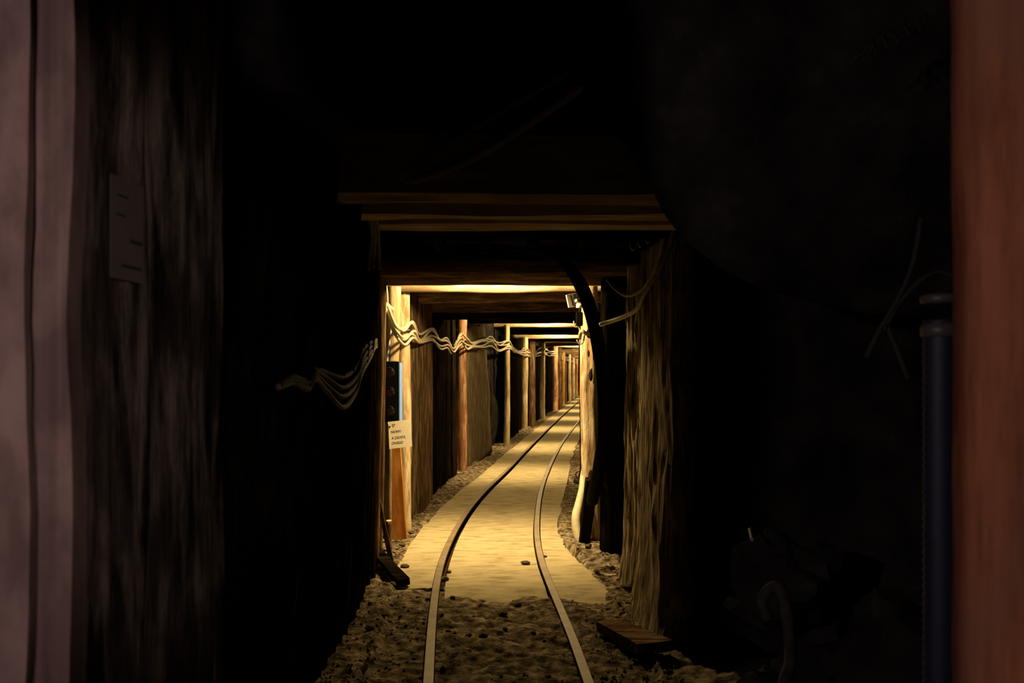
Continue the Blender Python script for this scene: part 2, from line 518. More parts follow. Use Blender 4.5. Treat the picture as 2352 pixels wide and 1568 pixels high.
def build_wall(name, line, off, z0, z1, mat, label, seed, bump=0.12):
    V, Fc = [], []
    R = rows(line[0][0], line[-1][0], 0.03, 0.08)
    nzr = 26
    for D in R:
        x = interp(line, D) + off
        for k in range(nzr + 1):
            z = z0 + (z1 - z0) * k / nzr
            b = bump * (nz(D * 1.1, z * 1.1, 0, seed) + 0.5 * nz(D * 3, z * 3, 4, seed) + 0.25 * nz(D * 8, z * 8, 7, seed))
            V.append((x + b, D, z))
    n = nzr + 1
    for i in range(len(R) - 1):
        for k in range(nzr):
            Fc.append((i * n + k, i * n + k + 1, (i + 1) * n + k + 1, (i + 1) * n + k))
    o = link_mesh(name, V, Fc, mat)
    return tag(o, label, None, kind='structure')

wl_line = [(1.5, -1.05), (2.2, -1.0), (3.0, -.92)] + LX[1:]
wr_line = [(-1.0, 1.55), (2.6, 1.50), (3.6, 1.25), (4.3, .95)] + RX[1:]
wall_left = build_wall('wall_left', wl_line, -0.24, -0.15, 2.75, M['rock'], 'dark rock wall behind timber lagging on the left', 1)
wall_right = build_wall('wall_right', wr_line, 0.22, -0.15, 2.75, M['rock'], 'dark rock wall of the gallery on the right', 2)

def build_ceiling():
    V, Fc = [], []
    R = rows(-1.0, 62, 0.03, 0.09)
    nx = 26
    for D in R:
        xl, xr = interp(wl_line, D) - (0.4 if D > 1.5 else 1.2), interp(wr_line, D) + 0.4
        h = interp([(-1, 2.95), (3.1, 2.9), (3.3, 2.36), (4.5, 2.34), (4.7, 2.25), (5.7, 2.22), (6.1, 2.15), (6.75, 2.15), (6.88, 2.36), (62, 2.42)], D)
        for k in range(nx + 1):
            x = xl + (xr - xl) * k / nx
            V.append((x, D, h + 0.06 * nz(x * 2, D * 2, 0, 7) + 0.03 * nz(x * 6, D * 6, 2, 7)))
    n = nx + 1
    for i in range(len(R) - 1):
        for k in range(nx):
            Fc.append((i * n + k, (i + 1) * n + k, (i + 1) * n + k + 1, i * n + k + 1))
    o = link_mesh('ceiling', V, Fc, M['rock'])
    return tag(o, 'dark rock roof above the timber beams', None, kind='structure')
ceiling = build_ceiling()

# rock face that closes the entrance chamber on the upper right, with its slanting edge
def build_face():
    edge = [(1150, -130), (1240, 50), (1345, 215), (1460, 372), (1560, 540), (1700, 640), (1850, 690), (2020, 720), (2250, 740)]
    V, Fc = [], []
    nu, nd = 60, 14
    pts = spline([P(x, y, 3.12) for x, y in edge], 8)
    m = len(pts)
    for i, p in enumerate(pts):
        q = P(2330, -140, 2.75)
        for k in range(nd + 1):
            t = k / nd
            c = p.lerp(q, t * 0.97)
            b = 0.05 * nz(c.x * 2.5, c.z * 2.5, 0, 21) + 0.02 * nz(c.x * 8, c.z * 8, 0, 22)
            V.append(c + Vector((0, b - 0.05 * math.sin(t * math.pi), 0)))
    for i in range(m - 1):
        for k in range(nd):
            a = i * (nd + 1) + k
            Fc.append((a, a + 1, a + nd + 2, a + nd + 1))
    n0 = len(V)
    for p in pts:                                   # the returning underside of the edge
        V.append(p + Vector((0.16, 0.34, 0.06)))
    for i in range(m - 1):
        Fc.append((i * (nd + 1), (i + 1) * (nd + 1), n0 + i + 1, n0 + i))
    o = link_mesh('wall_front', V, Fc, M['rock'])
    return tag(o, 'slanting dark rock face above the right of the gallery mouth', None, kind='structure')
build_face()

# ------------------------------------------------------------------ track
def offset_path(tab, D, off):
    e = 0.15
    x0, x1 = interp(tab, D - e), interp(tab, D + e)
    t = Vector((x1 - x0, 2 * e, 0)).normalized()
    nrm = Vector((t.y, -t.x, 0))
    return Vector((interp(tab, D), D, 0)) + nrm * off

def smooth_tab(tab):
    R = rows(1.0, 61, 0.02, 0.08)
    raw = [(D, interp(tab, D)) for D in R]
    for _ in range(6):
        raw = [raw[0]] + [(raw[i][0], (raw[i - 1][1] + 2 * raw[i][1] + raw[i + 1][1]) / 4) for i in range(1, len(raw) - 1)] + [raw[-1]]
    return raw
lt, rt = smooth_tab(lx_tab), smooth_tab(rx_tab)
ROWS = rows(1.2, 60, 0.02, 0.07)

def sweep_profile(name, tab, prof, mat, D0, D1, zfun=None, close=True):
    V, Fc = [], []
    R = [D for D in ROWS if D0 <= D <= D1]
    for D in R:
        for (a, z) in prof:
            p = offset_path(tab, D, a)
            V.append(p + Vector((0, 0, z + (zfun(D) if zfun else 0))))
    n = len(prof)
    for i in range(len(R) - 1):
        for k in range(n if close else n - 1):
            k2 = (k + 1) % n
            Fc.append((i * n + k, i * n + k2, (i + 1) * n + k2, (i + 1) * n + k))
    Fc.append(tuple(range(n - 1, -1, -1)))
    Fc.append(tuple((len(R) - 1) * n + k for k in range(n)))
    return link_mesh(name, V, Fc, mat, None, offset_path(tab, R[0], 0), smooth=False)

rail_prof = [(-.045, -.045), (.045, -.045), (.045, -.037), (.010, -.028), (.009, .012), (.024, .020), (.026, .034), (.021, .042),
             (-.021, .042), (-.026, .034), (-.024, .020), (-.009, .012), (-.010, -.028), (-.045, -.037)]
def dark_sides(o):
    o.data.materials.append(M['rust'])
    for p in o.data.polygons:
        if abs(p.normal.z) < .55 or p.center.z < .02:
            p.material_index = 1
    return o
tag(dark_sides(sweep_profile('rail', lt, rail_prof, M['steel'], 1.2, 58)), 'left steel rail with a dark groove along its inner side', 'rail', 'rails of the mine track')
tag(dark_sides(sweep_profile('rail', rt, rail_prof, M['steel'], 1.2, 58)), 'right steel rail on the side of the pale hose', 'rail', 'rails of the mine track')

# walkway: three dusty strips laid along the rails
walk = thing('walkway', (interp(lt, 5.6) + .3, 5.6, 0), 'smooth dusty tan walkway laid between and beside the rails', 'walkway')
def strip(name, fa, fb, D0, D1, ztop, seed, cut=None, label=None):
    V, Fc = [], []
    R = [D for D in ROWS if D0 <= D <= D1]
    nw = 10
    for D in R:
        a, b = fa(D), fb(D)
        for k in range(nw + 1):
            q = a.lerp(b, k / nw)
            if D == R[0]:
                q = q + Vector((0, 0.05 * nz(k * 0.9, seed, 0, 31) + (cut(k / nw) if cut else 0), 0))
            sink = 0.055 * max(0.0, min(1.0, (D0 + .40 - D) / .55))
            V.append(q + Vector((0, 0, ztop - sink + 0.004 * nz(q.x * 3, q.y * 3, 0, seed))))
    n = nw + 1
    m = len(V)
    V += [Vector((v[0], v[1], -0.06)) for v in V]
    for i in range(len(R) - 1):
        for k in range(nw):
            Fc.append((i * n + k, i * n + k + 1, (i + 1) * n + k + 1, (i + 1) * n + k))
        Fc.append((i * n, (i + 1) * n, m + (i + 1) * n, m + i * n))
        Fc.append((i * n + nw, m + i * n + nw, m + (i + 1) * n + nw, (i + 1) * n + nw))
    for k in range(nw):
        Fc.append((k, m + k, m + k + 1, k + 1))
    o = link_mesh(name, V, Fc, M['walk'], walk, Vector(V[0]), smooth=False)
    return o
strip('floor_strip', lambda D: offset_path(lt, D, -.30 - .04 * nz(D, 0, 0, 4)), lambda D: offset_path(lt, D, -.030), 5.72, 58, 0.022, 1)
strip('floor_strip', lambda D: offset_path(lt, D, .052), lambda D: offset_path(rt, D, -.030), 5.25, 58, 0.020, 2)
strip('floor_strip', lambda D: offset_path(rt, D, .030), lambda D: offset_path(rt, D, interp(WALK_R, D)), 5.25, 58, 0.022, 3)

# ------------------------------------------------------------------ timber sets of the gallery
rnd = random.Random(5)
def zt(D, py):
    return EYE - (py - HY) / F * D

FR = 'timber frames of the gallery'
# D, left post px centre, underside y, post radius, left material, beam material, label
FRAMES = [
    (7.60, 901, 672, .062, 'pale', 'pale', 'brightly lit pale timber frame beside the blue signal box'),
    (12.5, 1060, 735, .072, 'red', 'brown', 'timber frame with the reddish left post, first beyond the signal box'),
    (16.5, 1163, 751, .050, 'pale', 'pale', 'timber frame with a thin pale left post beyond the wide leaning slab'),
    (21.6, 1204, 778, .080, 'pale', 'pale', 'timber frame with the thick left post, third beyond the signal box'),
    (26.0, 1246, 788, .075, 'pale', 'pale', 'timber frame with the slim yellow left post, fourth beyond the signal box'),
    (31.8, 1274, 797, .100, 'red', 'pale', 'timber frame with the whitest beam deep in the gallery'),
    (37.2, 1293, 811, .080, 'ochre', 'brown', 'timber frame next behind the one with the whitest beam'),
    (41.6, 1307, 815, .085, 'pale', 'brown', 'fourth timber frame from the far end of the gallery'),
    (46.0, 1316, 823, .080, 'pale', 'brown', 'third timber frame from the far end of the gallery'),
    (49.6, 1324, 826, .080, 'red', 'brown', 'second timber frame from the far end of the gallery'),
    (53.0, 1330, 832, .080, 'ochre', 'brown', 'last timber frame at the far end of the gallery'),
]
def wood(key, ax):
    return M['ochre'] if key == 'ochre' else M[key + ax]

frames = []
for i, (D, px, uy, r, lm, bm, lab) in enumerate(FRAMES):
    xl = (px - HX) / F * D
    xr = interp(RX, D)
    zu = zt(D, uy)
    t = thing('timber_support', (xl, D, 0), lab, 'timber support', FR)
    rr = r * 1.0
    zp = zu + 0.035
    dpost = D - (0.15 if i == 0 else 0.05)
    xl = (px - HX) / F * dpost
    log('post', (xl, dpost, -.06), (xl + .01, dpost, zp), rr * 1.08, rr * .97, 10 + i, wood(lm, 'Z'), t, bow=.012, bump=.24, nseg=34)
    if i == 0:
        xb = (931 - HX) / F * 7.75
        log('post', (xb, 7.75, -.06), (xb - .015, 7.72, 2.02), .058, .052, 60, M['r0'], t, bump=.2)
        log('post', (.662, 7.42, -.06), (.640, 7.44, zp), .086, .064, 61, M['r0'], t, bow=.02, bump=.34, nseg=60, nring=22)
        board('side_board', ((1337 - HX) / F * 7.55, 7.55, -.05), ((1334 - HX) / F * 7.55, 7.55, 2.0), (1, .3, 0), .030, .026, .02, 62, M['darkZ'], t, rough=.008, nl=20, nw=2)
        for (kx, ky, kr) in ((1357, 862, .030), (1356, 1095, .034), (1352, 812, .016)):
            q = P(kx, ky, 7.352)
            V, Fc = stone_geo(q, kr * .55, .012, kr * 1.7, kx)
            link_mesh('knot', V, Fc, M['rust'], t, q)
    else:
        log('post', (xr, D, -.06), (xr - .04, D, zp), .085, .075, 40 + i, M['brownZ'], t, bump=.16)
    if i in (3, 5):
        dd = D + .55
        xx = (px + (18 if i == 3 else 11) - HX) / F * dd
        log('post', (xx, dd, -.06), (xx, dd, zp), .085, .08, 70 + i, M['brownZ'], t, bump=.2)
    rb = 0.105 if i == 0 else 0.10
    log('cap_beam', (xl - .28, D, zu + rb), (xr + .30, D, zu + rb + .01), rb, rb * .95, 80 + i, wood(bm, 'X') if bm != 'ochre' else M['ochre'], t,
        bow=.012, bump=.13, nseg=40)
    frames.append(t)

# the roof beams: near ones (dim undersides) and those between the frames
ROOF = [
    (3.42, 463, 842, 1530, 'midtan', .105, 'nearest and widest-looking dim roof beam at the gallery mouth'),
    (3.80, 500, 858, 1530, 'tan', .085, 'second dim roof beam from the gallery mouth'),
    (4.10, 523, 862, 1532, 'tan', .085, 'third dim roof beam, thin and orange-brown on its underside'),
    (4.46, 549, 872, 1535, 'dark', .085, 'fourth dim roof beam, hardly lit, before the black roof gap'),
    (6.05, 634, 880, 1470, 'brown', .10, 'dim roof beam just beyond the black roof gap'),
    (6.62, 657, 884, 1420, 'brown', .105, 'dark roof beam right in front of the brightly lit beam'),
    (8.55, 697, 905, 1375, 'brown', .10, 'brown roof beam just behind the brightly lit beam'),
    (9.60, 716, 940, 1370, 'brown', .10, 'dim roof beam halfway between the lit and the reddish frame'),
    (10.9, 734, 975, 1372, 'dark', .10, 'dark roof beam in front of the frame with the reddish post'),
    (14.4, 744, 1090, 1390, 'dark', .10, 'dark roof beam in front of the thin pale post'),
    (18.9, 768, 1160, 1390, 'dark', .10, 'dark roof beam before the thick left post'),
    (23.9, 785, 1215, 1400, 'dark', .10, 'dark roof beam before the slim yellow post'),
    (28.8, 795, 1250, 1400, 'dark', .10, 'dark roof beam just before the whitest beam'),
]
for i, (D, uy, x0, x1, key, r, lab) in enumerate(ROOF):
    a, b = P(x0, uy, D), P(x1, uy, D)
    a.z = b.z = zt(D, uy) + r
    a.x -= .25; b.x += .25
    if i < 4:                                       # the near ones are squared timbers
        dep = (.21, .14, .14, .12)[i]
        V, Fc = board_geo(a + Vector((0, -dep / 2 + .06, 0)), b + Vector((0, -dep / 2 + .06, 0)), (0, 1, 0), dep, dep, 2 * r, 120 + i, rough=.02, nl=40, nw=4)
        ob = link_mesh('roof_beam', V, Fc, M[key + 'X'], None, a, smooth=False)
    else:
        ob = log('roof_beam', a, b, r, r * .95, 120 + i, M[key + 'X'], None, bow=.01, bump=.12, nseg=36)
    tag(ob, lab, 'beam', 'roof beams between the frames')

# side posts near the mouth
rp = log('timber_post', (.748, 6.50, -.06), (.735, 6.50, 2.0), .125, .105, 201, M['darkZ'], None, bump=.14)  # near-black timber tone stands in for the shade of a backlit post
tag(rp, 'thick post toned dark as if backlit, standing between the leaning plank and the grey split slabs', 'post')

# ---- lagging on the left, near the mouth: upright round poles leaning inwards at the top
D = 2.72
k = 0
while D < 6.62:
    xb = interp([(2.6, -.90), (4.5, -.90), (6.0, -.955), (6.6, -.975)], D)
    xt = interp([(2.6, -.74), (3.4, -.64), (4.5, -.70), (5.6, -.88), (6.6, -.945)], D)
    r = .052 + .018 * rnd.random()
    log('lagging_pole', (xb, D, -.05), (xt, D, 2.12), r, r * .9, 220 + k, M['darkZ'] if D < 6.0 else M['brownZ'], wall_left, bow=.012, bump=.14, nseg=18, nring=12)  # nearer poles toned near-black for shade, the last ones browner for rim light
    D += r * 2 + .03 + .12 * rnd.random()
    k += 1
# lagging between the frames on the left
def lag_left(D0, D1, n, mats, off, seed, w=None, th=.035, top=2.06, parent=wall_left):
    for j in range(n):
        d = D0 + (D1 - D0) * (j + .5) / n
        x = interp(LX, d) - off - .02 * rnd.random()
        dx = (interp(LX, d + .3) - interp(LX, d - .3)) / .6
        ww = (w or (D1 - D0) / n * .93)
        board('lagging_board', (x, d, -.05), (x + .02 * (rnd.random() - .5), d + .05 * (rnd.random() - .5), top), (dx, 1, 0), ww * (.95 + .1 * rnd.random()), ww * (.85 + .1 * rnd.random()),
              th, seed + j, M[mats[j % len(mats)]], parent, rough=.022, nl=12, nw=4)
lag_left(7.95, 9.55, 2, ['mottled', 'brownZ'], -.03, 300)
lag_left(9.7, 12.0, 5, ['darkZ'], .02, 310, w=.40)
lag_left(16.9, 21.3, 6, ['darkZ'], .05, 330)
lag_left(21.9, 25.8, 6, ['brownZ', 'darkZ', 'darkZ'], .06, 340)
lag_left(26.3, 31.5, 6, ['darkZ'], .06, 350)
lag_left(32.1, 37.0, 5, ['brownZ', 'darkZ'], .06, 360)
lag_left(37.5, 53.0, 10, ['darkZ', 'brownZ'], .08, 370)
# the wide leaning slab after the reddish post
V, Fc = board_geo((-.50, 13.75, -.04), (-.60, 13.6, 2.02), (.135, 1, 0), 2.35, 2.0, .06, 380, rough=.05, nl=24, nw=16)
o = link_mesh('lagging_slab', V, Fc, M['slab'], wall_left, (-.45, 13.9, -.04), smooth=True)
o['label'] = 'wide smooth brown slab leaning behind the reddish post'
# right side boards behind the frames
for (a, b, n) in ((8.0, 12.3, 6), (12.7, 16.3, 5), (16.7, 21.4, 5), (21.8, 25.8, 4), (26.2, 31.6, 5), (32, 37, 4), (37.4, 53, 8)):
    for j in range(n):
        d = a + (b - a) * (j + .5) / n
        x = interp(RX, d) + .11
        dx = (interp(RX, d + .3) - interp(RX, d - .3)) / .6
        ww = (b - a) / n * .92
        board('lagging_board', (x, d, -.05), (x, d, 2.06), (dx, 1, 0), ww, ww * .92, .035, 400 + j + int(a), M['brownZ'], wall_right, rough=.02, nl=8, nw=3)

# ---- grey split slabs on the right wall: a rough vertical relief, flaring at the foot
def split_slab(D0, D1, x0, x1, top, seed, flare, mat):
    V, Fc = [], []
    nl, nw = 110, 50
    for side in (0, 1):
        for i in range(nl + 1):
            z = -.06 + (top + .06) * i / nl
            for k in range(nw + 1):
                t = k / nw
                d = D0 + (D1 - D0) * t + (.05 * nz(z * 1.8, k * .0, 0, seed) + .03 * nz(z * 6, 0, 2, seed)) * (1 if k in (0, nw) else .4)
                x = x0 + (x1 - x0) * t
                ridge = .026 * nz(t * 6, z * 1.2, 0, seed) + .016 * nz(t * 18, z * 2.2, 2, seed) + .013 * nz(t * 40, z * 6.0, 5, seed)
                crown = -.05 * math.sin(math.pi * t)
                fl = -flare * math.exp(-max(z, 0) / .28)
                x += (crown + fl + ridge) if side == 0 else .10
                V.append((x, d, z))
    n = nw + 1
    m = (nl + 1) * n
    for i in range(nl):
        for k in range(nw):
            Fc.append((i * n + k, (i + 1) * n + k, (i + 1) * n + k + 1, i * n + k + 1))
            Fc.append((m + i * n + k, m + i * n + k + 1, m + (i + 1) * n + k + 1, m + (i + 1) * n + k))
        Fc.append((i * n, m + i * n, m + (i + 1) * n, (i + 1) * n))
        Fc.append((i * n + nw, (i + 1) * n + nw, m + (i + 1) * n + nw, m + i * n + nw))
    for k in range(nw):
        Fc.append((k, k + 1, m + k + 1, m + k))
        a = nl * n
        Fc.append((a + k, m + a + k, m + a + k + 1, a + k + 1))
    o = link_mesh('split_slab', V, Fc, mat, wall_right, (x0, D0, 0))
    return o
o = split_slab(4.42, 5.50, .780, .775, 2.02, 3, .06, M['greyZ'])
o['label'] = 'broad weathered grey split slab with deep vertical fissures'
o = split_slab(5.52, 6.02, .800, .775, 2.02, 8, .05, M['greyZ'])
o['label'] = 'narrow weathered grey split slab beside the thick dark post'
# roof lagging poles seen on the right between the dim beams
for j, (x, y0, y1) in enumerate([(.62, 4.3, 5.95), (.40, 4.3, 5.95), (.10, 4.3, 5.95), (-.20, 4.3, 5.95), (-.5, 4.3, 5.95)]):
    log('roof_pole', (x, y0, 2.19), (x + .03, y1, 2.17), .045, .04, 430 + j, M['darkY'], ceiling, bump=.12, nseg=14, nring=10)
for j in range(6):
    x = -.75 + .27 * j
    log('roof_pole', (x, 7.5, 2.26), (x + .22, 12.4, 2.27), .05, .045, 440 + j, M['darkY'], ceiling, bump=.12, nseg=14, nring=10)

# ------------------------------------------------------------------ roof lamps
for i, (D, z, pb, ps) in enumerate(LAMPS):
    xc = (interp(LX, D) + interp(RX, D)) / 2 + (-.02 if i else -.02)
    t = thing('ceiling_lamp', (xc, D, z + .02), 'roof lamp before the ' + FRAMES[i][6].split(',')[0].replace('timber frame', 'frame'), 'lamp', 'roof lamps of the gallery')
    V, Fc = disc_geo((xc, D, z + .05), (0, 0, 1), .07, .05)
    link_mesh('lamp_body', V, Fc, M['iron'], t, (xc, D, z + .05))
    V, Fc = disc_geo((xc, D, z + .052), (0, 0, -1), .045, .008, dome=.02)
    link_mesh('lamp_glass', V, Fc, M['glass'], t, (xc, D, z + .05))
    for kind, en in (('POINT', pb), ('SPOT', ps)):
        ld = bpy.data.lights.new('lamp_light', kind)
        ld.energy = en
        ld.color = LAMP_COL
        ld.shadow_soft_size = .05
        if kind == 'SPOT':
            ld.spot_size = math.radians(SPOT_ANGLE if i == 0 else SPOT_ANGLE - 8)
            ld.spot_blend = 1.0
        lo = bpy.data.objects.new('lamp_light', ld)
        lo.location = (0, 0, -.07)
        COL.objects.link(lo)
        lo.parent = t

# ------------------------------------------------------------------ entrance: near posts left and right
t = thing('entrance_boards', P(80, 1700, 1.30), 'two pale pinkish peeled boards at the left edge, out of focus', 'boards')
def Xp(px, d):
    return (px - HX) / F * d
for (a, b, d, sd) in ((-900, 63, 1.30, 1), (68, 158, 1.31, 2)):  # first board widened out of view to block the entrance light
    x0, x1 = Xp(a, d), Xp(b, d)
    board('board', ((x0 + x1) / 2, d + .02, 0), ((x0 + x1) / 2 + .004, d + .02, 2.7), (1, 0, 0), x1 - x0, x1 - x0, .045, 500 + sd, M['peeled'], t, rough=.008, nl=40, nw=6, smooth=False)
def rough_slab(name, A, B, z0, z1, th, seed, mat, amp=.02, nl=60, nw=22):
    """an upright slab whose visible face runs from A to B (x, d)"""
    V, Fc = [], []
    A, B = Vector((*A, 0)), Vector((*B, 0))
    w = (B - A)
    n = Vector((w.y, -w.x, 0)).normalized()
    for side in (0, 1):
        for i in range(nl + 1):
            z = z0 + (z1 - z0) * i / nl
            for k in range(nw + 1):
                s = k / nw
                e = amp * .5 * nz(z * 3, k, 0, seed) if k in (0, nw) else 0
                h = amp * (nz(s * 3, z * .9, 0, seed) + .7 * nz(s * 9, z * 1.6, 3, seed) + .35 * nz(s * 20, z * 4, 5, seed)) + amp * 1.2 * math.sin(math.pi * s)
                V.append(A + w * s + w.normalized() * e + n * (h if side == 0 else -th) + Vector((0, 0, z)))
    c = nw + 1
    m = (nl + 1) * c
    for i in range(nl):
        for k in range(nw):
            Fc.append((i * c + k, i * c + k + 1, (i + 1) * c + k + 1, (i + 1) * c + k))
            Fc.append((m + i * c + k, m + (i + 1) * c + k, m + (i + 1) * c + k + 1, m + i * c + k + 1))
        Fc.append((i * c, (i + 1) * c, m + (i + 1) * c, m + i * c))
        Fc.append((i * c + nw, m + i * c + nw, m + (i + 1) * c + nw, (i + 1) * c + nw))
    for k in range(nw):
        Fc.append((k, m + k, m + k + 1, k + 1))
        a = nl * c
        Fc.append((a + k, a + k + 1, m + a + k + 1, m + a + k))
    return link_mesh(name, V, Fc, mat, None, ((A.x + B.x) / 2, (A.y + B.y) / 2, z0))
tag(rough_slab('bark_slab', (Xp(152, 1.34), 1.34), (Xp(330, 1.60), 1.60), 0, 2.7, .10, 511, M['bark']),
    'dark rough barked timber carrying the small plaque', 'timber', 'barked timbers at the mouth')
tag(rough_slab('bark_slab', (Xp(326, 1.62), 1.62), (Xp(512, 1.98), 1.98), 0, 2.7, .10, 512, M['bark']),
    'darker rough barked timber right of the one with the plaque', 'timber', 'barked timbers at the mouth')
# plaque with dark print lines
c0, c1 = Vector((Xp(212, 1.44), 1.44, 0)), Vector((Xp(288, 1.545), 1.545, 0))
wv = (c1 - c0).normalized(); nv = Vector((wv.y, -wv.x, 0)).normalized()
Rm = Matrix((wv, -nv, Vector((0, 0, 1)))).transposed()
cc = (c0 + c1) / 2 + nv * .030
zc = zt(1.49, 530)
t = thing('plaque', (cc.x, cc.y, zc - .08), 'small grey plaque with dark print lines on the barked timber', 'plaque')
hgt = 230 / F * 1.49
box('plate', (cc.x, cc.y, zc), ((c1 - c0).length, .004, hgt), M['plaque'], t, Rm)
for (u, vv, w, h) in ((.22, -.10, .36, .035), (.10, -.36, .62, .03), (-.18, .32, .30, .018), (-.25, .13, .28, .018)):
    q = cc + wv * u * (c1 - c0).length + nv * .0032 + Vector((0, 0, zc + vv * hgt))
    box('print_line', q, ((c1 - c0).length * w, .002, hgt * h), M['ink'], t, Rm)
# red-brown post on the right
x0, x1 = Xp(2190, 1.335), Xp(2540, 1.335)
V, Fc = [], []
V, Fc = board_geo(((x0 + x1) / 2 + .006, 1.27, 0), ((x0 + x1) / 2 - .006, 1.27, 2.7), (1, 0, 0), x1 - x0, x1 - x0, .14, 520, rough=.004, nl=40, nw=10)
for j, v in enumerate(V):                          # round its front a little
    s = (v.x - (x0 + x1) / 2) / ((x1 - x0) / 2)
    V[j] = Vector((v.x, v.y + (.05 * s * s if v.y < 1.27 else 0), v.z))
tag(link_mesh('entrance_post', V, Fc, M['redpost'], None, ((x0 + x1) / 2, 1.27, 0)), 'red-brown squared post at the right edge, out of focus', 'post')
# blue ribbed pipe beside it
t = thing('blue_pipe', (Xp(2162, 1.9), 1.9, -.03), 'dark blue ribbed pipe with grey collars beside the red-brown post', 'pipe')
xc = Xp(2162, 1.9)
path = [Vector((xc + .0 * i, 1.9, -.03 + i * .009)) for i in range(0, 166)]
tube('pipe', path, .034, M['bluepipe'], t, ns=14, raw=True, ribs=.08)
for (ya, yb, nm) in ((675, 698, 'cap'), (742, 775, 'collar')):
    za, zb = zt(1.9, yb), zt(1.9, ya)
    V, Fc = tube_geo([Vector((xc, 1.9, za)), Vector((xc, 1.9, za + .004)), Vector((xc, 1.9, zb - .004)), Vector((xc, 1.9, zb))], [.036, .041, .041, .032], 16)
    link_mesh(nm, V, Fc, M['collar'], t, (xc, 1.9, za))

# ------------------------------------------------------------------ things around the lit frame
# blue signal box
fx0, fx1, fd = Xp(868, 7.0), Xp(917, 7.0), 7.0
za, zb = zt(7.0, 972), zt(7.0, 829)
t = thing('signal_box', ((fx0 + fx1) / 2, 7.0, za), 'dark blue signal box with three round amber lenses on the lit post', 'signal')
box('front_panel', ((fx0 + fx1) / 2, 7.01, (za + zb) / 2), (fx1 - fx0, .02, zb - za), M['shade_blue'], t, bev=.004)
box('housing', ((fx0 + fx1) / 2 - .004, 7.105, (za + zb) / 2 - .003), (fx1 - fx0 + .012, .165, zb - za - .02), M['lit_blue'], t, bev=.004)
for k in range(3):
    zz = zb - (zb - za) * (.19 + .31 * k)
    V, Fc = disc_geo((Xp(893, 7.0), 7.0, zz), (0, -1, 0), .036, .004, dome=.008)
    lens = link_mesh('lens', V, Fc, M['amber'], t, (Xp(893, 7.0), 7.0, zz))
    hood = [Vector((Xp(893, 7.0) + .042 * math.cos(a), 6.993, zz + .042 * math.sin(a))) for a in [math.pi * 2 * q / 24 for q in range(25)]]
    V, Fc = tube_geo(hood, .0025, 6)
    link_mesh('rim', V, Fc, M['shade_blue'], lens, (Xp(893, 7.0), 7.0, zz))
# warning sign
A, B = P(892, 1030, 6.93), P(945, 1027, 7.06)
wv = (B - A); wv.z = 0; W = wv.length; wv.normalize(); nv = Vector((wv.y, -wv.x, 0))
tilt = Matrix.Rotation(math.radians(3.0), 3, nv)
H = 62 / F * 7.0
t = thing('warning_sign', (A + B) / 2 + Vector((0, 0, .0)), 'off-white sign with black Polish lettering below the blue signal box', 'sign')
cen = (A + B) / 2 + Vector((0, 0, H / 2 + .002))
wt, ut = tilt @ wv, tilt @ Vector((0, 0, 1))
Rm = Matrix((wt, -nv, ut)).transposed()
box('plate', cen, (W, .004, H), M['paper'], t, Rm)
fl = Matrix.Rotation(math.radians(62), 3, 'Z')     # folded left edge
fw = fl @ -wt
box('folded_edge', cen - wt * (W / 2) + fw * .018 , (.036, .003, H * .93), M['paper'], t, Matrix((fw, fl @ nv, ut)).transposed())
def text_mesh(name, body, size, origin, mat, parent, right, up):
    cu = bpy.data.curves.new(name, 'FONT')
    cu.body = body
    cu.size = size
    cu.extrude = .0002
    cu.offset = .0003
    tmp = bpy.data.objects.new('tmp_text', cu)
    COL.objects.link(tmp)
    dg = bpy.context.evaluated_depsgraph_get()
    me = bpy.data.meshes.new_from_object(tmp.evaluated_get(dg))
    bpy.data.objects.remove(tmp, do_unlink=True)
    nrm = right.cross(up)
    R3 = Matrix((right, up, nrm)).transposed()
    for v in me.vertices:
        v.co = R3 @ v.co
    me.materials.clear(); me.materials.append(mat)
    o = bpy.data.objects.new(name, me)
    COL.objects.link(o)
    o.parent = parent
    o.location = Vector(origin) - Vector(BASE[parent.name])
    return o
for (s, u, v, sz) in (('ĘP', .16, .81, .026), ('NIONY!', .11, .57, .0265), ('A ZGODĄ', .13, .345, .0265), ('OWEGO', .11, .15, .0265)):
    text_mesh('lettering', s, sz, cen + wt * (u - .5) * W + ut * (v - .5) * H + nv * .0024, M['ink'], t, wt, ut)
V, Fc = disc_geo(cen + wt * (.06 - .5) * W + ut * (.82 - .5) * H + nv * .002, nv, .008, .003, 10, .003)
link_mesh('nail', V, Fc, M['iron'], t, cen)
# orange board leaning under the sign
board_o = board('leaning_board', P(918, 1238, 7.24), P(909, 985, 7.32), (1, -.15, 0), .118, .058, .028, 530, M['orange'], None, rough=.004, nl=10, nw=3)
tag(board_o, 'orange-brown tapered board standing below the off-white sign', 'board')
# cut stake beside it
st = thing('cut_stake', P(894, 1262, 6.95), 'short cut stake with a pale top left of the orange-brown board', 'stake')
log('stake', P(894, 1262, 6.95), P(893, 1196, 6.95), .023, .022, 531, M['brownZ'], st, nseg=8, nring=10)
V, Fc = disc_geo(P(893, 1196, 6.95), (0, -.2, 1), .021, .003, 12)
link_mesh('cut_top', V, Fc, M['plank_end'], st, P(893, 1196, 6.95))
# thin leaning stick and dark plank on the ground
tag(board('leaning_stick', P(905, 1318, 6.12), P(862, 1112, 6.42), (1, 0, .2), .032, .024, .02, 540, M['brownZ'], None, rough=.004, nl=8, nw=2),
    'thin dark stick leaning against the left lagging', 'stick')
tag(board('fallen_plank', G(928, 1345) + Vector((0, 0, .02)), P(858, 1268, 6.35) + Vector((0, 0, .02)), (.4, .9, .2), .07, .07, .045, 541, M['darkX'], None, rough=.006, nl=8, nw=2),
    'dark plank fallen at the foot of the left lagging', 'plank')
